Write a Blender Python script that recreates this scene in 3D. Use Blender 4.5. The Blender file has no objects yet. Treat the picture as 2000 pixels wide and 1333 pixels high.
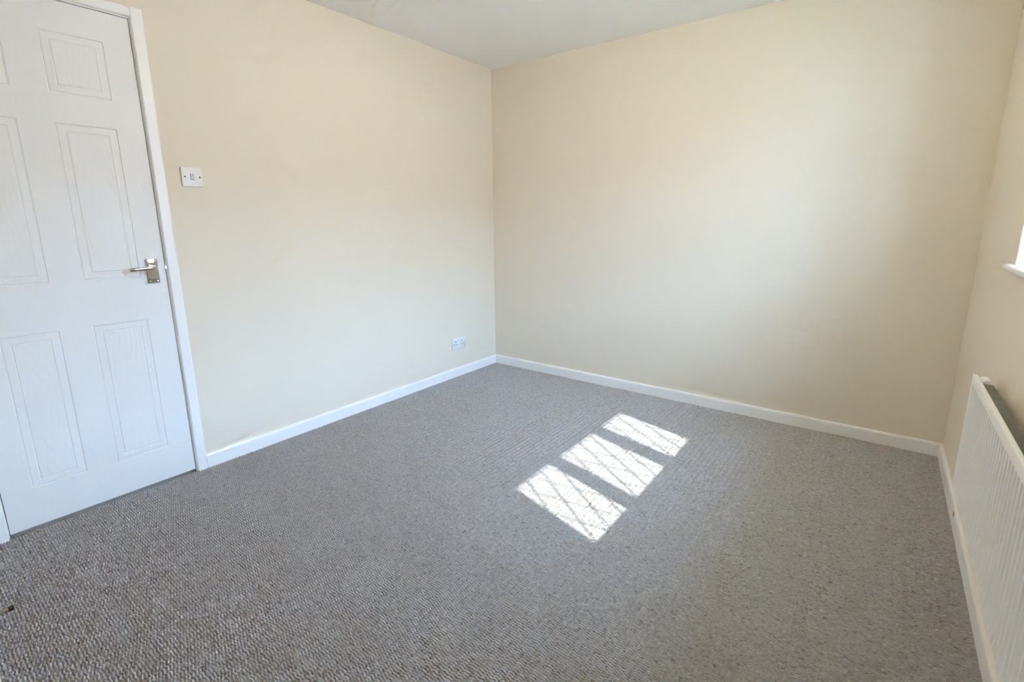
import bpy, bmesh, math, random
import numpy as np
from mathutils import Matrix, Vector

random.seed(7)
rng = np.random.default_rng(7)
scene = bpy.context.scene
col = scene.collection

# ------------------------------------------------------------------ room size (metres)
# left wall x=0, back wall y=0, window wall x=W, room runs towards -y
W, H = 2.9539, 2.3312
YF = -3.112            # short near wall beside the door
YR = -3.95             # back of the recess behind the camera
XR = 1.10              # where the recess starts
SK, ST = 0.070, 0.015  # baseboard height, thickness

# ------------------------------------------------------------------ camera
yaw, pitch, roll = -0.6335, -0.205, -0.0043
fwd = Vector((math.sin(yaw)*math.cos(pitch), math.cos(yaw)*math.cos(pitch), math.sin(pitch)))
r0 = Vector((math.cos(yaw), -math.sin(yaw), 0)); u0 = r0.cross(fwd)
rt = math.cos(roll)*r0 + math.sin(roll)*u0
up = -math.sin(roll)*r0 + math.cos(roll)*u0
cd = bpy.data.cameras.new('camera'); cam = bpy.data.objects.new('camera', cd); col.objects.link(cam)
m = Matrix.Identity(4)
for i in range(3):
    m[i][0], m[i][1], m[i][2] = rt[i], up[i], -fwd[i]
m.translation = (2.5975, -3.1439, 1.198)
cam.matrix_world = m
cd.sensor_fit = 'HORIZONTAL'; cd.sensor_width = 36.0; cd.lens = 956.4219/2000*36
cd.shift_x = -20.3829/2000; cd.shift_y = -37.106/2000
cd.clip_start = 0.01
scene.camera = cam

# ------------------------------------------------------------------ sky, sun, exposure
SUNX, SUNY = 1.049, -0.2885          # sun direction per metre of height
el = math.atan2(1.0, math.hypot(SUNX, SUNY)); az = math.atan2(SUNX, SUNY)
world = bpy.data.worlds.new('sky'); scene.world = world; world.use_nodes = True
wn = world.node_tree; wn.nodes.clear()
# hazy bright summer sky: pale near the horizon, bluer overhead, even all the way round
tc = wn.nodes.new('ShaderNodeTexCoord'); sx = wn.nodes.new('ShaderNodeSeparateXYZ'); wn.links.new(tc.outputs['Generated'], sx.inputs[0])
rp = wn.nodes.new('ShaderNodeValToRGB'); wn.links.new(sx.outputs['Z'], rp.inputs[0])
rp.color_ramp.elements[0].position = 0.0; rp.color_ramp.elements[0].color = (0.47, 0.67, 1.0, 1)
rp.color_ramp.elements[1].position = 0.9; rp.color_ramp.elements[1].color = (0.33, 0.56, 1.0, 1)
bg = wn.nodes.new('ShaderNodeBackground'); bg.inputs['Strength'].default_value = 15.0
wo = wn.nodes.new('ShaderNodeOutputWorld')
wn.links.new(rp.outputs[0], bg.inputs[0]); wn.links.new(bg.outputs[0], wo.inputs[0])

sd = bpy.data.lights.new('sun', 'SUN'); sun = bpy.data.objects.new('sun', sd); col.objects.link(sun)
sd.energy = 2.2; sd.angle = math.radians(0.53); sd.color = (1.0, 0.98, 0.94)
sun.rotation_euler = Vector((SUNX, SUNY, 1.0)).to_track_quat('Z', 'Y').to_euler()
sun.location = (8, -3, 6)

scene.view_settings.view_transform = 'Standard'; scene.view_settings.look = 'None'
scene.view_settings.gamma = 1.0; scene.view_settings.use_curve_mapping = False
scene.view_settings.exposure = 2.16
scene.cycles.use_denoising = True; scene.cycles.use_adaptive_sampling = True; scene.cycles.adaptive_threshold = 0.12; scene.cycles.adaptive_min_samples = 16
scene.cycles.max_bounces = 8; scene.cycles.diffuse_bounces = 6; scene.cycles.transparent_max_bounces = 12
scene.cycles.sample_clamp_indirect = 6.0

# ------------------------------------------------------------------ materials
def new_mat(name):
    mt = bpy.data.materials.new(name); mt.use_nodes = True
    return mt, mt.node_tree, mt.node_tree.nodes['Principled BSDF']
def noise_bump(nt, bsdf, scale, strength, dist=0.001, detail=3, vec=None):
    tc = nt.nodes.new('ShaderNodeTexCoord'); n = nt.nodes.new('ShaderNodeTexNoise')
    n.inputs['Scale'].default_value = scale; n.inputs['Detail'].default_value = detail
    nt.links.new(vec or tc.outputs['Object'], n.inputs['Vector'])
    b = nt.nodes.new('ShaderNodeBump'); b.inputs['Strength'].default_value = strength; b.inputs['Distance'].default_value = dist
    nt.links.new(n.outputs['Fac'], b.inputs['Height']); nt.links.new(b.outputs['Normal'], bsdf.inputs['Normal'])
    return n, b
def paint(name, c, rough, scale=None, strength=0.2, dist=0.0006, spec=0.5, vary=0.0):
    mt, nt, b = new_mat(name)
    b.inputs['Base Color'].default_value = (*c, 1); b.inputs['Roughness'].default_value = rough
    b.inputs['Specular IOR Level'].default_value = spec
    if scale: noise_bump(nt, b, scale, strength, dist)
    if vary:
        tc = nt.nodes.new('ShaderNodeTexCoord'); n = nt.nodes.new('ShaderNodeTexNoise'); n.inputs['Scale'].default_value = 2.2
        n.inputs['Detail'].default_value = 4
        r = nt.nodes.new('ShaderNodeValToRGB')
        r.color_ramp.elements[0].position = 0.3; r.color_ramp.elements[1].position = 0.7
        r.color_ramp.elements[0].color = (*[v*(1-vary) for v in c], 1); r.color_ramp.elements[1].color = (*[min(1, v*(1+vary)) for v in c], 1)
        nt.links.new(tc.outputs['Object'], n.inputs['Vector']); nt.links.new(n.outputs['Fac'], r.inputs[0]); nt.links.new(r.outputs[0], b.inputs['Base Color'])
    return mt
def metal(name, c, rough):
    mt, nt, b = new_mat(name)
    b.inputs['Base Color'].default_value = (*c, 1); b.inputs['Metallic'].default_value = 1; b.inputs['Roughness'].default_value = rough
    noise_bump(nt, b, 300, 0.02, 0.0001)
    return mt

WALL = paint('cream_emulsion', (0.83, 0.755, 0.635), 0.75, 420, 0.25, 0.0005, 0.25, 0.006)
CEIL = paint('white_ceiling_paint', (0.94, 0.94, 0.94), 0.9, 160, 0.5, 0.0012, 0.2)
GLOSS = paint('white_gloss', (0.94, 0.94, 0.94), 0.28, 60, 0.08, 0.0006)
PLASTIC = paint('white_plastic', (0.84, 0.85, 0.86), 0.3, 500, 0.02, 0.0002)
ROCKER = paint('rocker_plastic', (0.70, 0.71, 0.72), 0.35, 500, 0.02, 0.0002)
UPVC = paint('white_upvc', (0.87, 0.87, 0.87), 0.25, 200, 0.02, 0.0002)
RAD = paint('radiator_enamel', (0.94, 0.94, 0.935), 0.3, 90, 0.04, 0.0004)
FIN = paint('convector_shaded', (0.52, 0.52, 0.48), 0.55, 200, 0.05, 0.0004)  # olive grey puts the shade behind the panel into the fin colour
DARK = paint('dark_hole', (0.03, 0.03, 0.035), 0.6, 300, 0.05)
RUBBER = paint('black_rubber', (0.02, 0.018, 0.02), 0.55, 300, 0.1)
SCREW = metal('screw_steel', (0.35, 0.35, 0.36), 0.35)
CHROME = metal('chrome', (0.60, 0.585, 0.56), 0.10)
BRASS = metal('latch_brass', (0.88, 0.83, 0.70), 0.3)
LEAD = paint('lead_came', (0.22, 0.22, 0.23), 0.5, 200, 0.1)
BARE = paint('bare_wood_chip', (0.55, 0.36, 0.20), 0.7, 250, 0.3)
RENDER = paint('outside_brick_render', (0.55, 0.42, 0.34), 0.9, 80, 0.4, 0.004)
GRASS = paint('outside_lawn', (0.20, 0.24, 0.12), 0.95, 30, 0.5, 0.02, 0.2, 0.2)
TILE = paint('outside_roof_tile', (0.30, 0.20, 0.16), 0.85, 60, 0.4, 0.01)
HALL = paint('hallway_paint', (0.6, 0.55, 0.45), 0.8, 200, 0.2)
SOFFIT = paint('soffit_board', (0.8, 0.8, 0.8), 0.5, 100, 0.05)

def grain_mat(name, strength, spec_rough):
    """white door paint over an embossed wood grain (fine relief only)"""
    mt, nt, b = new_mat(name)
    b.inputs['Base Color'].default_value = (0.86, 0.86, 0.86, 1); b.inputs['Roughness'].default_value = spec_rough
    tc = nt.nodes.new('ShaderNodeTexCoord')
    mp = nt.nodes.new('ShaderNodeMapping'); mp.inputs['Scale'].default_value = (1, 1, 0.16)
    nt.links.new(tc.outputs['Object'], mp.inputs['Vector'])
    n = nt.nodes.new('ShaderNodeTexNoise'); n.inputs['Scale'].default_value = 9; n.inputs['Detail'].default_value = 2
    nt.links.new(mp.outputs[0], n.inputs['Vector'])
    mul = nt.nodes.new('ShaderNodeMath'); mul.operation = 'MULTIPLY'; mul.inputs[1].default_value = 26
    fr = nt.nodes.new('ShaderNodeMath'); fr.operation = 'PINGPONG'; fr.inputs[1].default_value = 1.0
    nt.links.new(n.outputs['Fac'], mul.inputs[0]); nt.links.new(mul.outputs[0], fr.inputs[0])
    pw = nt.nodes.new('ShaderNodeMath'); pw.operation = 'POWER'; pw.inputs[1].default_value = 0.45
    nt.links.new(fr.outputs[0], pw.inputs[0])
    mp2 = nt.nodes.new('ShaderNodeMapping'); mp2.inputs['Scale'].default_value = (1, 1, 0.03)
    nt.links.new(tc.outputs['Object'], mp2.inputs['Vector'])
    n2 = nt.nodes.new('ShaderNodeTexNoise'); n2.inputs['Scale'].default_value = 260; n2.inputs['Detail'].default_value = 2
    nt.links.new(mp2.outputs[0], n2.inputs['Vector'])
    mx = nt.nodes.new('ShaderNodeMath'); mx.operation = 'MULTIPLY_ADD'; mx.inputs[1].default_value = 0.5
    nt.links.new(n2.outputs['Fac'], mx.inputs[0]); nt.links.new(pw.outputs[0], mx.inputs[2])
    bp = nt.nodes.new('ShaderNodeBump'); bp.inputs['Strength'].default_value = strength; bp.inputs['Distance'].default_value = 0.0008
    nt.links.new(mx.outputs[0], bp.inputs['Height']); nt.links.new(bp.outputs[0], b.inputs['Normal'])
    return mt
DOOR = grain_mat('white_door_paint', 0.10, 0.45)
PANEL = grain_mat('white_door_panel_grain', 0.35, 0.42)

def glass_mat():
    mt = bpy.data.materials.new('window_glass'); mt.use_nodes = True; nt = mt.node_tree; nt.nodes.clear()
    t = nt.nodes.new('ShaderNodeBsdfTransparent'); t.inputs[0].default_value = (0.93, 0.96, 0.95, 1)
    g = nt.nodes.new('ShaderNodeBsdfGlossy'); g.inputs['Roughness'].default_value = 0.02
    lw = nt.nodes.new('ShaderNodeLayerWeight')
    p5 = nt.nodes.new('ShaderNodeMath'); p5.operation = 'POWER'; p5.inputs[1].default_value = 5
    f = nt.nodes.new('ShaderNodeMath'); f.operation = 'MULTIPLY_ADD'; f.inputs[1].default_value = 0.96; f.inputs[2].default_value = 0.04
    nt.links.new(lw.outputs['Facing'], p5.inputs[0]); nt.links.new(p5.outputs[0], f.inputs[0])
    mx = nt.nodes.new('ShaderNodeMixShader'); o = nt.nodes.new('ShaderNodeOutputMaterial')
    nt.links.new(f.outputs[0], mx.inputs[0]); nt.links.new(t.outputs[0], mx.inputs[1]); nt.links.new(g.outputs[0], mx.inputs[2]); nt.links.new(mx.outputs[0], o.inputs[0])
    return mt
GLASS = glass_mat()

def carpet_mat():
    mt, nt, b = new_mat('grey_loop_carpet')
    b.inputs['Roughness'].default_value = 0.95; b.inputs['Specular IOR Level'].default_value = 0.1
    a = nt.nodes.new('ShaderNodeAttribute'); a.attribute_name = 'yarn'; a.attribute_type = 'GEOMETRY'
    r = nt.nodes.new('ShaderNodeValToRGB'); e = r.color_ramp.elements
    e[0].position = 0.0; e[0].color = (0.235, 0.228, 0.226, 1)
    e[1].position = 1.0; e[1].color = (0.68, 0.67, 0.667, 1)
    for p, c in ((0.30, (0.41, 0.40, 0.397)), (0.5, (0.48, 0.47, 0.467)), (0.58, (0.505, 0.475, 0.468)), (0.75, (0.55, 0.54, 0.537))):
        k = e.new(p); k.color = (*c, 1)
    nt.links.new(a.outputs['Fac'], r.inputs[0])
    nt.links.new(r.outputs[0], b.inputs['Base Color'])
    noise_bump(nt, b, 900, 0.5, 0.0008, 2)
    return mt
CARPET = carpet_mat()
BACKING = paint('carpet_backing', (0.30, 0.29, 0.285), 0.95, 250, 0.6, 0.002, 0.1, 0.05)

# ------------------------------------------------------------------ mesh helpers
def link(name, bm, mat, parent=None, smooth=False, origin=None):
    me = bpy.data.meshes.new(name)
    bmesh.ops.recalc_face_normals(bm, faces=bm.faces[:])
    if origin is not None: bmesh.ops.translate(bm, verts=bm.verts[:], vec=-Vector(origin))
    bm.to_mesh(me); bm.free()
    if smooth:
        for p in me.polygons: p.use_smooth = True
        me.set_sharp_from_angle(angle=math.radians(40))
    me.materials.append(mat)
    o = bpy.data.objects.new(name, me); col.objects.link(o)
    if origin is not None: o.location = origin
    if parent:
        o.parent = parent
        o.matrix_parent_inverse = parent.matrix_basis.inverted()
    return o
def empty(name, loc):
    o = bpy.data.objects.new(name, None); col.objects.link(o); o.location = loc; o.empty_display_size = 0.05
    return o
def box(bm, x0, x1, y0, y1, z0, z1, bev=0.0, seg=2):
    b2 = bmesh.new(); bmesh.ops.create_cube(b2, size=1.0)
    for v in b2.verts:
        v.co = Vector(((x0+x1)/2+v.co.x*(x1-x0), (y0+y1)/2+v.co.y*(y1-y0), (z0+z1)/2+v.co.z*(z1-z0)))
    if bev: bmesh.ops.bevel(b2, geom=b2.edges[:], offset=bev, segments=seg, profile=0.5, affect='EDGES')
    me = bpy.data.meshes.new('t'); b2.to_mesh(me); b2.free(); bm.from_mesh(me); bpy.data.meshes.remove(me)
def cyl(bm, p, axis, r, length, seg=20, bev=0.0, r2=None):
    """cylinder from p along axis (unit vector)"""
    b2 = bmesh.new(); bmesh.ops.create_cone(b2, cap_ends=True, segments=seg, radius1=r, radius2=r if r2 is None else r2, depth=length)
    bmesh.ops.translate(b2, verts=b2.verts[:], vec=(0, 0, length/2))
    if bev:
        ed = [e for e in b2.edges if abs(e.verts[0].co.z-e.verts[1].co.z) < 1e-6 and e.verts[0].co.z > length/2]
        bmesh.ops.bevel(b2, geom=ed, offset=bev, segments=3, profile=0.5, affect='EDGES')
    q = Vector((0, 0, 1)).rotation_difference(Vector(axis))
    for v in b2.verts: v.co = q @ v.co + Vector(p)
    me = bpy.data.meshes.new('t'); b2.to_mesh(me); b2.free(); bm.from_mesh(me); bpy.data.meshes.remove(me)
def extrude_profile(bm, pts, a, b, axis):
    """sweep closed 2-D profile pts between a and b along axis 'x','y' or 'z'"""
    def P(u, v, t): return {'x': (t, u, v), 'y': (u, t, v), 'z': (u, v, t)}[axis]
    A = [bm.verts.new(P(u, v, a)) for u, v in pts]; B = [bm.verts.new(P(u, v, b)) for u, v in pts]
    n = len(pts)
    for i in range(n): bm.faces.new((A[i], A[(i+1) % n], B[(i+1) % n], B[i]))
    bm.faces.new(A[::-1]); bm.faces.new(B)
def struct(o, label=None, cat=None):
    o['kind'] = 'structure'
    if label: o['label'] = label
    if cat: o['category'] = cat
    return o
def tag(o, label, cat, group=None):
    o['label'] = label; o['category'] = cat
    if group: o['group'] = group
    return o

# ------------------------------------------------------------------ room shell
TH = 0.30                                   # outside wall thickness
DY0, DY1, DTOP = -2.957, -2.3165, 2.0075    # door leaf edges
LY0, LY1, LZ = DY0-0.003, DY1+0.003, DTOP+0.003   # clear opening inside the lining
WY0, WY1, WZ0, WZ1 = -2.065, -0.862, 1.045, 2.11  # window opening

bm = bmesh.new()
LT = 0.03
box(bm, -0.12, 0, LY1+LT, 0.15, -0.1, H+0.1)
box(bm, -0.12, 0, -3.3, LY0-LT, -0.1, H+0.1)
box(bm, -0.12, 0, LY0-LT, LY1+LT, LZ+LT, H+0.1)
struct(link('wall_left', bm, WALL), 'plain cream painted wall with the white door in it', 'wall')
bm = bmesh.new(); box(bm, -0.12, W+TH, 0, 0.15, -0.1, H+0.1)
struct(link('wall_back', bm, WALL), 'plain cream painted wall facing the camera, right of the room corner', 'wall')
bm = bmesh.new()
box(bm, W, W+TH, WY1, 0.0, -0.1, H+0.1); box(bm, W, W+TH, YR, WY0, -0.1, H+0.1)
box(bm, W, W+TH, WY0, WY1, -0.1, WZ0-0.022); box(bm, W, W+TH, WY0, WY1, WZ1, H+0.1)
struct(link('wall_right', bm, WALL), 'cream painted window wall at the right edge above the radiator', 'wall')
bm = bmesh.new()
box(bm, 0.0, XR, YF-0.1, YF, -0.1, H+0.1); box(bm, XR-0.1, XR, YR, YF-0.1, -0.1, H+0.1); box(bm, XR-0.1, W+TH, YR-0.15, YR, -0.1, H+0.1)
struct(link('wall_front', bm, WALL), 'cream wall around the recess behind the camera', 'wall')
bm = bmesh.new()
box(bm, -1.2, -1.1, -3.6, -1.7, -0.1, H+0.1); box(bm, -1.1, -0.12, -3.6, -3.5, -0.1, H+0.1); box(bm, -1.1, -0.12, -1.8, -1.7, -0.1, H+0.1)
struct(link('wall_hallway', bm, HALL), 'hallway wall on the far side of the white door', 'wall')
bm = bmesh.new(); box(bm, -1.2, W+TH, YR-0.15, 0.15, H, H+0.12)
struct(link('ceiling', bm, CEIL), 'flat white painted ceiling', 'ceiling')
bm = bmesh.new(); box(bm, -1.2, W, YR, 0.0, -0.12, -0.0215)
floor = struct(link('floor', bm, BACKING), 'floor fully covered in grey loop pile carpet', 'floor')

# ---- carpet loops: one uncountable pile, real relief
def carpet():
    PX, PY = 0.0125, 0.0085
    nx, ny = int(W/PX), int(3.11/PY)
    us = np.array([0.0, 0.20, 0.80]); vs = np.array([0.0, 0.26, 0.50, 0.74])
    NX, NY = nx*3+1, ny*4+1
    ci = np.arange(NX)//3; ui = us[np.arange(NX) % 3]
    cj = np.arange(NY)//4; vi = np.arange(NY) % 4; vj = vs[vi]
    phase = (np.arange(nx+1) % 2)*0.32 + rng.normal(0, 0.07, nx+1)
    ph = np.where(ui == 0, (phase[ci]+phase[np.maximum(ci-1, 0)])/2, phase[ci])
    X = ((ci+ui)*PX)[:, None] + np.zeros((1, NY)); Y = ((cj+vj)[None, :] + (ph-0.25)[:, None])*PY
    edge = (ui == 0)[:, None]
    ze = np.array([-0.0024, -0.0012, -0.0006, -0.0012])[vi][None, :]; zi = np.array([-0.0180, -0.0006, 0.0018, -0.0006])[vi][None, :]
    Z = np.where(edge, ze, zi)
    loopz = rng.normal(0, 0.0004, (nx+1, ny+1))
    Z = Z + loopz[ci][:, cj] + rng.normal(0, 0.00035, Z.shape)
    wob = rng.normal(0, 1, (nx+1, ny+1))
    X = X + wob[ci][:, cj]*0.0005*(~edge); Y = Y + rng.normal(0, 0.0005, Y.shape)
    X = np.clip(X, 0.0005, W-0.0005); Y = -3.111 + np.clip(Y, 0.0005, 3.1105)
    yarn = 0.5 + 0.07*rng.normal(0, 1, (nx+1, ny+1))
    yv = np.clip(yarn[ci][:, cj] + rng.normal(0, 0.19, Z.shape), 0, 1)
    co = np.stack([X, Y, Z], -1).reshape(-1, 3).astype(np.float32)
    idx = np.arange(NX*NY, dtype=np.int32).reshape(NX, NY)
    q = np.stack([idx[:-1, :-1], idx[1:, :-1], idx[1:, 1:], idx[:-1, 1:]], -1).reshape(-1)
    me = bpy.data.meshes.new('carpet_pile')
    nq = len(q)//4
    me.vertices.add(len(co)); me.vertices.foreach_set('co', co.ravel())
    me.loops.add(len(q)); me.loops.foreach_set('vertex_index', q)
    me.polygons.add(nq); me.polygons.foreach_set('loop_start', np.arange(0, len(q), 4, dtype=np.int32))
    me.polygons.foreach_set('use_smooth', np.ones(nq, dtype=bool))
    at = me.attributes.new('yarn', 'FLOAT', 'POINT'); at.data.foreach_set('value', yv.ravel().astype(np.float32))
    me.update(); me.validate()
    me.materials.append(CARPET)
    o = bpy.data.objects.new('carpet_pile', me); col.objects.link(o); o.parent = floor; o['kind'] = 'stuff'
    o['label'] = 'grey loop pile of the carpet'
carpet()

# ---- baseboards with rounded top edge
def board(name, a, b, axis, face, sgn, label):
    """face: wall plane, sgn: direction into the room"""
    t, r = ST, 0.006
    pts = [(face, -0.003), (face+sgn*t, -0.003), (face+sgn*t, SK-0.012), (face+sgn*(t-0.0012), SK-0.006), (face+sgn*(t-0.0035), SK-0.0015), (face+sgn*(t-0.007), SK), (face, SK)]
    bm = bmesh.new(); extrude_profile(bm, pts, a, b, axis)
    return struct(link(name, bm, GLOSS), label, 'baseboard')
AY0, AY1 = LY0-0.052, LY1+0.046           # outer edges of the architrave
board('baseboard_left', AY1, 0.0, 'y', 0.0, 1, 'white baseboard from the door to the room corner')
board('baseboard_back', 0.0, W, 'x', 0.0, -1, 'white baseboard along the wall facing the camera')
bright = board('baseboard_right', -2.9, 0.0, 'y', W, -1, 'white baseboard below the radiator')
board('baseboard_front', 0.0, XR, 'x', YF, 1, 'short white baseboard carrying the door stop')
bm = bmesh.new()                           # chipped spot showing bare wood
ring = [(-0.755, .050), (-0.745, .060), (-0.733, .063), (-0.722, .058), (-0.716, .047), (-0.728, .042), (-0.742, .043)]
A = [bm.verts.new((W-ST-0.0004, y, z)) for y, z in ring]; B = [bm.verts.new((W-ST+0.001, y, z)) for y, z in ring]
bm.faces.new(A); bm.faces.new(B[::-1])
for i in range(len(ring)): bm.faces.new((A[i], A[(i+1) % 7], B[(i+1) % 7], B[i]))
o = link('paint_chip', bm, BARE, bright); o['label'] = 'small brown chip in the white paint'

# ------------------------------------------------------------------ door lining and architrave
lin = struct(empty('trim_1', (-0.06, (LY0+LY1)/2, 0)), 'white door lining around the panelled door', 'door lining')
for y0, y1, z0, z1 in ((LY1, LY1+LT, 0, LZ+LT), (LY0-LT, LY0, 0, LZ+LT), (LY0, LY1, LZ, LZ+LT)):
    bm = bmesh.new(); box(bm, -0.12, 0.0, y0, y1, z0, z1); link('lining_board', bm, GLOSS, lin)
for y0, y1, z0, z1 in ((LY1-0.012, LY1, 0, LZ), (LY0, LY0+0.012, 0, LZ), (LY0+0.012, LY1-0.012, LZ-0.012, LZ)):
    bm = bmesh.new(); box(bm, -0.085, -0.047, y0, y1, z0, z1); link('door_stop_strip', bm, GLOSS, lin)
arc = struct(empty('trim_2', (0, (LY0+LY1)/2, 0)), 'white architrave framing the panelled door', 'architrave')
AT = 0.016; AZ1 = LZ+0.042
def arch_piece(y_in, y_out, z0, z1, horiz=False):
    s = 1 if y_out > y_in else -1
    pts = [(0, y_in), (AT*0.7, y_in), (AT, y_in+s*0.004), (AT, y_out-s*0.006), (AT*0.75, y_out), (0, y_out)]
    bm = bmesh.new()
    if horiz: extrude_profile(bm, [(u, v) for u, v in pts], z0, z1, 'y')
    else: extrude_profile(bm, pts, z0, z1, 'z')
    return bm
link('architrave_upright', arch_piece(LY1+0.003, AY1, -0.003, AZ1), GLOSS, arc)
link('architrave_upright', arch_piece(LY0-0.003, AY0, -0.003, AZ1), GLOSS, arc)
link('architrave_head', arch_piece(LZ+0.004, AZ1, LY0-0.003, LY1+0.003, True), GLOSS, arc)

# ------------------------------------------------------------------ door leaf with six panels
XF, XB = -0.002, -0.042     # front and back face of the leaf
DZ0 = 0.012
rects = []                  # outer rectangles y0,y1,z0,z1
for ya, yb in ((-2.873, -2.704), (-2.602, -2.411)):
    for za, zb in ((0.169, 0.777), (0.966, 1.570), (1.679, 1.897)):
        rects.append((ya, yb, za, zb))
door_c = (0, (DY0+DY1)/2, 0)
bm = bmesh.new()
ys = sorted({DY0, DY1, *[r[0] for r in rects], *[r[1] for r in rects]}); zs = sorted({DZ0, DTOP, *[r[2] for r in rects], *[r[3] for r in rects]})
vf = {(i, j): bm.verts.new((XF, y, z)) for i, y in enumerate(ys) for j, z in enumerate(zs)}
for i in range(len(ys)-1):
    for j in range(len(zs)-1):
        cy, cz = (ys[i]+ys[i+1])/2, (zs[j]+zs[j+1])/2
        if any(r[0] < cy < r[1] and r[2] < cz < r[3] for r in rects): continue
        bm.faces.new((vf[i, j], vf[i+1, j], vf[i+1, j+1], vf[i, j+1]))
def quad(bm, *p): bm.faces.new([bm.verts.new(q) for q in p])
quad(bm, (XB, DY0, DZ0), (XB, DY0, DTOP), (XB, DY1, DTOP), (XB, DY1, DZ0))
quad(bm, (XF, DY0, DZ0), (XF, DY0, DTOP), (XB, DY0, DTOP), (XB, DY0, DZ0))
quad(bm, (XF, DY1, DZ0), (XB, DY1, DZ0), (XB, DY1, DTOP), (XF, DY1, DTOP))
quad(bm, (XF, DY0, DTOP), (XF, DY1, DTOP), (XB, DY1, DTOP), (XB, DY0, DTOP))
quad(bm, (XF, DY0, DZ0), (XB, DY0, DZ0), (XB, DY1, DZ0), (XF, DY1, DZ0))
bmesh.ops.remove_doubles(bm, verts=bm.verts[:], dist=1e-6)
door = struct(link('door_1', bm, DOOR, origin=door_c), 'white six panel moulded door with a chrome lever handle', 'door')
for (y0, y1, z0, z1) in rects:
    bm = bmesh.new()
    # (inset, depth) of the moulding from the outer edge to the raised field
    prof = [(0, 0), (0.0020, -0.0030), (0.0042, -0.0034), (0.0062, -0.0014), (0.0270, -0.0008), (0.0290, -0.0024), (0.0312, -0.0024), (0.0332, -0.0004)]
    loops = []
    for ins, dep in prof:
        loops.append([bm.verts.new((XF+dep, y, z)) for y, z in ((y0+ins, z0+ins), (y1-ins, z0+ins), (y1-ins, z1-ins), (y0+ins, z1-ins))])
    for a, b in zip(loops, loops[1:]):
        for k in range(4): bm.faces.new((a[k], a[(k+1) % 4], b[(k+1) % 4], b[k]))
    bm.faces.new(loops[-1])
    link('panel', bm, PANEL, door)

# lever handle on a back plate
hy0, hy1, hz0, hz1 = -2.3885, -2.3440, 0.9325, 1.0385
bm = bmesh.new(); box(bm, XF, XF+0.007, hy0, hy1, hz0, hz1, 0.0018, 2)
box(bm, XF+0.006, XF+0.0078, hy0+0.004, hy1-0.004, hz0+0.016, hz1-0.016, 0.0006, 1)
handle = link('door_handle', bm, CHROME, door, True); handle['label'] = 'chrome lever handle on a rectangular back plate'
hc = (hy0+hy1)/2
bm = bmesh.new()
cyl(bm, (XF+0.006, hc+0.002, 1.0005), (1, 0, 0), 0.0095, 0.030, 24)
# lever: flattened tapering bar swept along -y with a small return
path = [(0.030, hc+0.012, 1.0005, .0040, .0040), (0.035, hc+0.010, 1.0005, .0075, .0075), (0.039, hc+0.002, 1.001, .0085, .0095), (0.043, hc-0.014, 1.0015, .0070, .0085),
        (0.0455, hc-0.035, 1.001, .0055, .0078), (0.0465, hc-0.060, 1.000, .0050, .0076), (0.0460, hc-0.080, .9985, .0048, .0075), (0.0445, hc-0.089, .998, .0046, .0072), (0.0435, hc-0.092, .998, .0034, .0056)]
prev = None
for (x, y, z, a, b) in path:
    ringv = [bm.verts.new((XF+x+a*math.cos(t), y, z+b*math.sin(t))) for t in np.linspace(0, 2*math.pi, 16, endpoint=False)]
    if prev:
        for k in range(16): bm.faces.new((prev[k], prev[(k+1) % 16], ringv[(k+1) % 16], ringv[k]))
    else: bm.faces.new(ringv)
    prev = ringv
bm.faces.new(prev)
link('lever', bm, CHROME, handle, True)
for y in (hy0+0.008, hy1-0.008):
    for z in (hz0+0.009, hz1-0.009):
        bm = bmesh.new(); cyl(bm, (XF+0.0068, y, z), (1, 0, 0), 0.0038, 0.0016, 14, 0.0008); link('screw', bm, CHROME, handle, True)
bm = bmesh.new(); box(bm, -0.0005, 0.0035, LY1-0.006, LY1+0.0045, 0.990, 1.006, 0.0008, 1)
o = link('strike_plate', bm, BRASS, lin); o['label'] = 'small pale metal lip of the latch keep'
bm = bmesh.new(); box(bm, XB+0.012, XB+0.026, DY1-0.002, DY1+0.003, 0.985, 1.010, 0.001, 1); link('latch', bm, BRASS, door)

# ------------------------------------------------------------------ light switch
def sw():
    y0, z1, s = -2.2025, 1.4400, 0.0845; yc, zc = y0+s/2, z1-s/2
    t = tag(empty('light_switch', (0, yc, zc)), 'square white light switch on the cream wall beside the door', 'light switch')
    bm = bmesh.new(); box(bm, 0.0, 0.0088, y0, y0+s, z1-s, z1, 0.0022, 3); link('plate', bm, PLASTIC, t, True)
    bm = bmesh.new(); box(bm, 0.0075, 0.0090, yc-0.0082, yc+0.0082, zc-0.0130, zc+0.0130, 0.0002, 1)
    link('rocker_frame', bm, DARK, t)
    bm = bmesh.new()   # tilted rocker
    extrude_profile(bm, [(0.0080, zc-0.0118), (0.0098, zc-0.0118), (0.0104, zc), (0.0128, zc+0.0118), (0.0080, zc+0.0118)], yc-0.0066, yc+0.0074, 'y')
    link('rocker', bm, ROCKER, t)
    for dy in (-0.0302, 0.0302):
        bm = bmesh.new(); cyl(bm, (0.0082, yc+dy, zc), (1, 0, 0), 0.0034, 0.0012, 14); link('screw', bm, DARK, t, True)
sw()

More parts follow.
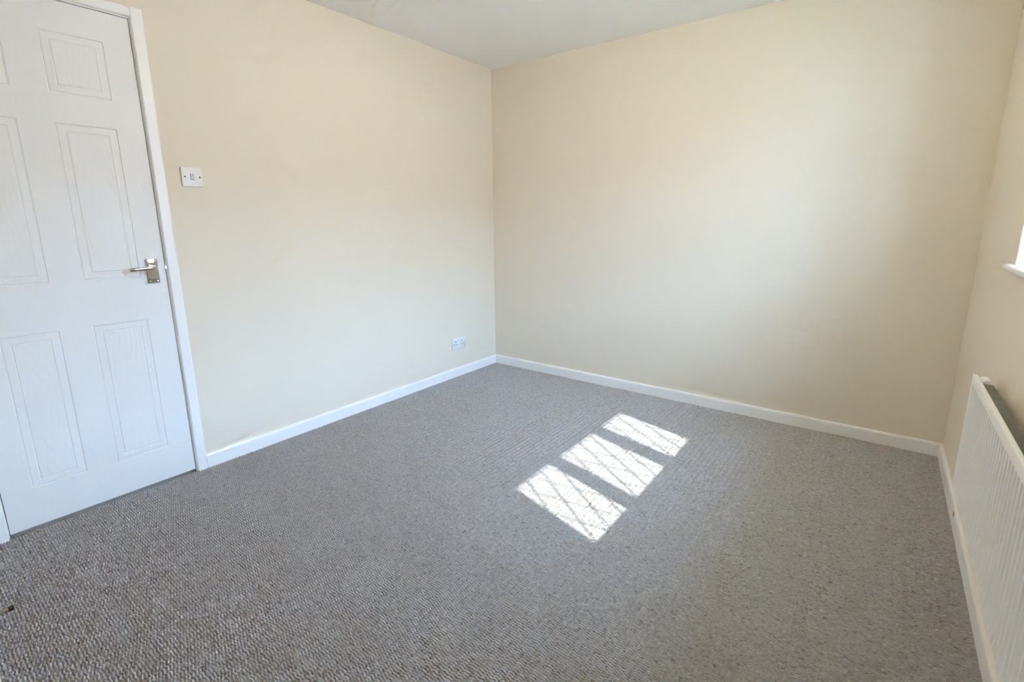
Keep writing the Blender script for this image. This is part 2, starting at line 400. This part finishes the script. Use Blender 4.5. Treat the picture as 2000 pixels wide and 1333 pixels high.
# ------------------------------------------------------------------ double socket
def sock():
    y0, z1, wd, ht = -0.528, 0.3085, 0.146, 0.088; yc, zc = y0+wd/2, z1-ht/2
    t = tag(empty('power_socket', (0, yc, zc)), 'white double power socket low on the wall near the room corner', 'socket')
    bm = bmesh.new(); box(bm, 0.0, 0.0088, y0, y0+wd, z1-ht, z1, 0.0022, 3); link('plate', bm, PLASTIC, t, True)
    for s in (-1, 1):
        c = yc+s*0.0345
        for dy, dz, hw, hh in ((0, 0.014, 0.0028, 0.0055), (-0.011, -0.010, 0.0042, 0.0030), (0.011, -0.010, 0.0042, 0.0030)):
            bm = bmesh.new(); box(bm, 0.0080, 0.0091, c+dy-hw, c+dy+hw, zc+dz-hh, zc+dz+hh, 0.0003, 1)
            o = link('pin_hole', bm, DARK, t); o['label'] = 'dark pin slot'
        bm = bmesh.new(); cyl(bm, (0.0082, yc+s*0.0605, zc), (1, 0, 0), 0.0034, 0.0012, 14); link('screw', bm, SCREW, t, True)
        yy = yc+s*0.0085
        bm = bmesh.new(); box(bm, 0.0080, 0.0090, yy-0.0062, yy+0.0062, zc+0.006, zc+0.026, 0.0002, 1); link('rocker_frame', bm, ROCKER, t)
        bm = bmesh.new(); extrude_profile(bm, [(0.0080, zc+0.007), (0.0096, zc+0.007), (0.0102, zc+0.016), (0.0125, zc+0.025), (0.0080, zc+0.025)], yy-0.0052, yy+0.0052, 'y')
        link('rocker', bm, PLASTIC, t)
sock()

# ------------------------------------------------------------------ chrome door stop on the near baseboard
def stop():
    x, z = 0.576, 0.045; ya = YF+ST
    t = tag(empty('door_stop', (x, ya, z)), 'chrome rod door stop with black rubber tip at bottom left', 'door stop')
    bm = bmesh.new(); cyl(bm, (x, ya, z), (0, 1, 0), 0.013, 0.004, 24, 0.0015); link('base', bm, CHROME, t, True)
    bm = bmesh.new(); cyl(bm, (x, ya+0.003, z), (0, 1, 0), 0.0066, 0.056, 24); link('rod', bm, CHROME, t, True)
    bm = bmesh.new(); cyl(bm, (x, ya+0.058, z), (0, 1, 0), 0.0074, 0.012, 24, 0.0015); link('rubber_tip', bm, RUBBER, t, True)
stop()

# ------------------------------------------------------------------ window
GX = W+0.20                 # glass plane
win = struct(empty('window_1', (GX, (WY0+WY1)/2, WZ0)), 'white three light leaded window above the radiator', 'window')
lights = [(-1.180, -0.893), (-1.640, -1.291), (-2.022, -1.734)]
ZB, ZT = WZ0+0.05, WZ1-0.05
FX0, FX1 = GX-0.025, GX+0.025
def bar(name, y0, y1, z0, z1):
    bm = bmesh.new(); box(bm, FX0, FX1, y0, y1, z0, z1, 0.003, 2); return link(name, bm, UPVC, win)
bar('frame_head', WY0, WY1, ZT, WZ1); bar('frame_sill', WY0, WY1, WZ0, ZB)
bar('frame_jamb', lights[0][1], WY1, ZB, ZT); bar('frame_jamb', WY0, lights[2][0], ZB, ZT)
bar('mullion', lights[1][1], lights[0][0], ZB, ZT); bar('mullion', lights[2][1], lights[1][0], ZB, ZT)
for y0, y1 in lights:
    bm = bmesh.new(); box(bm, GX-0.002, GX+0.002, y0, y1, ZB, ZT); pane = link('pane', bm, GLASS, win)
    # diamond lead lattice
    dw = 0.113; dh = dw*2.3; w_ = 0.0030
    bm = bmesh.new()
    def strip(p, q):
        d = Vector((0, q[0]-p[0], q[1]-p[1])); L = d.length; d /= L; nrm = Vector((0, -d.z, d.y))*w_
        for sx in (-1, 1):
            a, b = (GX+sx*0.0018, GX+sx*0.0042)
            P = [Vector((0, p[0], p[1]))+nrm, Vector((0, q[0], q[1]))+nrm, Vector((0, q[0], q[1]))-nrm, Vector((0, p[0], p[1]))-nrm]
            A = [bm.verts.new((a, v.y, v.z)) for v in P]; B = [bm.verts.new((b, v.y, v.z)) for v in P]
            bm.faces.new(A); bm.faces.new(B[::-1])
            for k in range(4): bm.faces.new((A[k], A[(k+1) % 4], B[(k+1) % 4], B[k]))
    for sgn in (1, -1):
        for k in range(-6, 14):
            # line z = ZB + (k)*dh + sgn*(y-y0)*dh/dw , clipped to the pane
            sl = sgn*dh/dw; z0_ = ZB+k*dh+0.5*dh
            ya, yb = y0, y1
            za, zb = z0_, z0_+sl*(y1-y0)
            def clip(ya, za, yb, zb):
                t0, t1 = 0.0, 1.0
                for lo, hi in ((ZB, ZT),):
                    dz = zb-za
                    ta, tb = (lo-za)/dz, (hi-za)/dz
                    t0, t1 = max(t0, min(ta, tb)), min(t1, max(ta, tb))
                return (t0, t1)
            t0, t1 = clip(ya, za, yb, zb)
            if t1-t0 > 0.02: strip((ya+(yb-ya)*t0, za+(zb-za)*t0), (ya+(yb-ya)*t1, za+(zb-za)*t1))
    o = link('lead_lattice', bm, LEAD, pane); o['label'] = 'dark diamond lead lattice'
# window board with bullnose
bm = bmesh.new()
SX0 = W-0.022; zt, zb2 = WZ0, WZ0-0.022; zc = (zt+zb2)/2; r = 0.011
nose = [(SX0+r-r*math.sin(t), zc+r*math.cos(t)) for t in np.linspace(0, math.pi, 9)]
extrude_profile(bm, [(W, zt)] + nose + [(W, zb2)], WY0-0.068, WY1+0.068, 'y')
box(bm, W-0.0005, FX0+0.004, WY0, WY1, zb2, zt)
link('window_board', bm, GLOSS, win, True)
# eaves outside, over the window
bm = bmesh.new()
EX = W+TH+0.35; EZ = (EX-1.372)/SUNX
box(bm, W+TH, EX, YR-0.5, 0.7, EZ, EZ+0.02); box(bm, EX-0.02, EX, YR-0.5, 0.7, EZ, EZ+0.22)
struct(link('trim_3', bm, SOFFIT), 'white roof eaves outside above the window', 'eaves')
bm = bmesh.new(); box(bm, W+TH+0.001, 60, -50, 50, -2.95, -2.8)
struct(link('ground', bm, GRASS), 'lawn outside below the window', 'ground')

# pendant light: added unseen globe above the frame that lifts the room's ambient light
FILL_STRENGTH = 9.4
def fill():
    cx_, cy_, cz_, gr = 1.60, -1.50, 2.165, 0.10
    t = tag(empty('fill_light', (cx_, cy_, H)), 'added unseen globe pendant light hanging from the white ceiling', 'pendant light')
    bm = bmesh.new(); cyl(bm, (cx_, cy_, H), (0, 0, -1), 0.042, 0.022, 32, 0.006); link('ceiling_rose', bm, PLASTIC, t, True)
    bm = bmesh.new(); cyl(bm, (cx_, cy_, H-0.02), (0, 0, -1), 0.0035, H-0.02-(cz_+gr+0.035), 10); link('cord', bm, PLASTIC, t, True)
    bm = bmesh.new(); cyl(bm, (cx_, cy_, cz_+gr-0.006), (0, 0, 1), 0.030, 0.045, 24, 0.008); link('lamp_holder', bm, PLASTIC, t, True)
    mt, nt, b = new_mat('fill_glow'); b.inputs['Base Color'].default_value = (0.9, 0.9, 0.88, 1); b.inputs['Roughness'].default_value = 0.3
    b.inputs['Emission Color'].default_value = (1.0, 0.72, 0.43, 1); b.inputs['Emission Strength'].default_value = FILL_STRENGTH
    bm = bmesh.new(); bmesh.ops.create_uvsphere(bm, u_segments=32, v_segments=16, radius=gr, matrix=Matrix.Translation((cx_, cy_, cz_))); link('fill_globe', bm, mt, t, True)
fill()
# house across the road: hides the horizon from the window
hs_ = struct(empty('neighbouring_house', (19.5, -1, -2.8)), 'brick house across the road outside the window', 'house')
bm = bmesh.new(); box(bm, 15.5, 23.5, -19, 17, -2.8, 2.6); link('house_wall', bm, RENDER, hs_)
bm = bmesh.new(); extrude_profile(bm, [(15.1, 2.55), (15.1, 2.65), (19.5, 5.3), (23.9, 2.65), (23.9, 2.55)], -19.4, 17.4, 'y'); link('house_roof', bm, TILE, hs_)

# ------------------------------------------------------------------ radiator
def radiator():
    XFp = W-0.065           # front plane of the panel ribs
    y1, y0 = -0.955, -2.335 # far end, near end
    z0, z1 = 0.262, 0.680
    t = tag(empty('radiator', (W-0.04, (y0+y1)/2, z0)), 'white ribbed panel radiator on the window wall', 'radiator')
    P = 0.0310; d = 0.0140; band = 0.030; ramp = 0.018
    # front sheet: rows of heights, columns of rib profile
    n = int((y1-y0-0.03)/P); ya = y1-0.015
    us = [0.0, 0.30, 0.48, 0.74, 0.92]          # rib top, down, valley, up
    prof = [0.0, 0.0, 1.0, 1.0, 0.0]
    cols = [(y1-0.0, 0.0), (y1-0.006, 0.0)]
    for k in range(n):
        for u, v in zip(us, prof): cols.append((ya-(k+u)*P, v))
    cols += [(ya-n*P, 0.0), (y0+0.006, 0.0), (y0, 0.0)]
    rows = [(z0, 0, 0.008), (z0+0.0015, 0, 0.004), (z0+0.005, 0, 0.0015), (z0+0.010, 0, 0.0), (z0+0.012, 0, 0), (z0+0.012+ramp, 1, 0), (z1-band-ramp*0.5, 1, 0), (z1-band, 0, 0),
            (z1-0.0025, 0, 0.0), (z1-0.0006, 0, 0.0008), (z1, 0, 0.0026), (z1, 0, 0.0105), (z1-0.001, 0, 0.0125), (z1-0.004, 0, 0.0140), (z1-0.020, 0, 0.0175), (z0+0.02, 0, 0.0175), (z0, 0, 0.010)]
    bm = bmesh.new(); grid = []
    for z, g, off in rows:
        line = []
        for y, v in cols:
            e = 0.0
            line.append(bm.verts.new((XFp+off+g*v*d+e, y, z)))
        grid.append(line)
    for a, b in zip(grid, grid[1:]):
        for i in range(len(cols)-1): bm.faces.new((a[i], a[i+1], b[i+1], b[i]))
    a, b = grid[-1], grid[0]
    for i in range(len(cols)-1): bm.faces.new((a[i], a[i+1], b[i+1], b[i]))
    bm.faces.new([g[0] for g in grid]); bm.faces.new([g[-1] for g in grid])
    o = link('front_panel', bm, RAD, t)
    for p in o.data.polygons: p.use_smooth = True
    o.data.set_sharp_from_angle(angle=math.radians(35))
    # convector: folded sheet behind the panel, open at the top
    bm = bmesh.new(); xa, xb = XFp+0.0180, XFp+0.045; zt_, zb_ = z1-0.012, z0+0.03
    yy = y1-0.068; q = 0.0125; line = []
    while yy > y0+0.08:
        line += [(xa, yy), (xb, yy-0.003), (xb, yy-q), (xa, yy-q-0.003)]; yy -= 2*q
    T = [bm.verts.new((x, y, zt_)) for x, y in line]; Bv = [bm.verts.new((x, y, zb_)) for x, y in line]
    for i in range(len(line)-1): bm.faces.new((T[i], T[i+1], Bv[i+1], Bv[i]))
    o = link('convector_fins', bm, FIN, t); sm = o.modifiers.new('sheet', 'SOLIDIFY'); sm.thickness = 0.0011
    # end bosses, plug, brackets
    for ye, s in ((y1, 1), (y0, -1)):
        for zz in (z1-0.017, z0+0.026):
            bm = bmesh.new(); cyl(bm, (XFp+0.029, ye-s*0.003, zz), (0, -s, 0), 0.0145, 0.054, 24, 0.005); link('end_boss', bm, RAD, t, True)
    bm = bmesh.new(); cyl(bm, (XFp+0.029, y1-0.004, z1-0.017), (0, 1, 0), 0.008, 0.008, 6, 0.001); link('vent_plug', bm, RAD, t)
    for yb in (y1-0.17, y0+0.17):
        bm = bmesh.new(); box(bm, XFp+0.0465, W, yb-0.02, yb+0.02, z0+0.05, z1-0.05, 0.001, 1); link('bracket', bm, RAD, t)
    # valve and feed pipe at the near end
    bm = bmesh.new(); cyl(bm, (XFp+0.030, y0-0.03, -0.003), (0, 0, 1), 0.0075, z0+0.018, 16); cyl(bm, (XFp+0.030, y0-0.004, z0+0.026), (0, -1, 0), 0.009, 0.04, 16)
    link('feed_pipe', bm, CHROME, t, True)
    bm = bmesh.new(); cyl(bm, (XFp+0.030, y0-0.03, z0+0.012), (0, 0, 1), 0.014, 0.055, 20, 0.005); link('valve', bm, PLASTIC, t, True)
radiator()
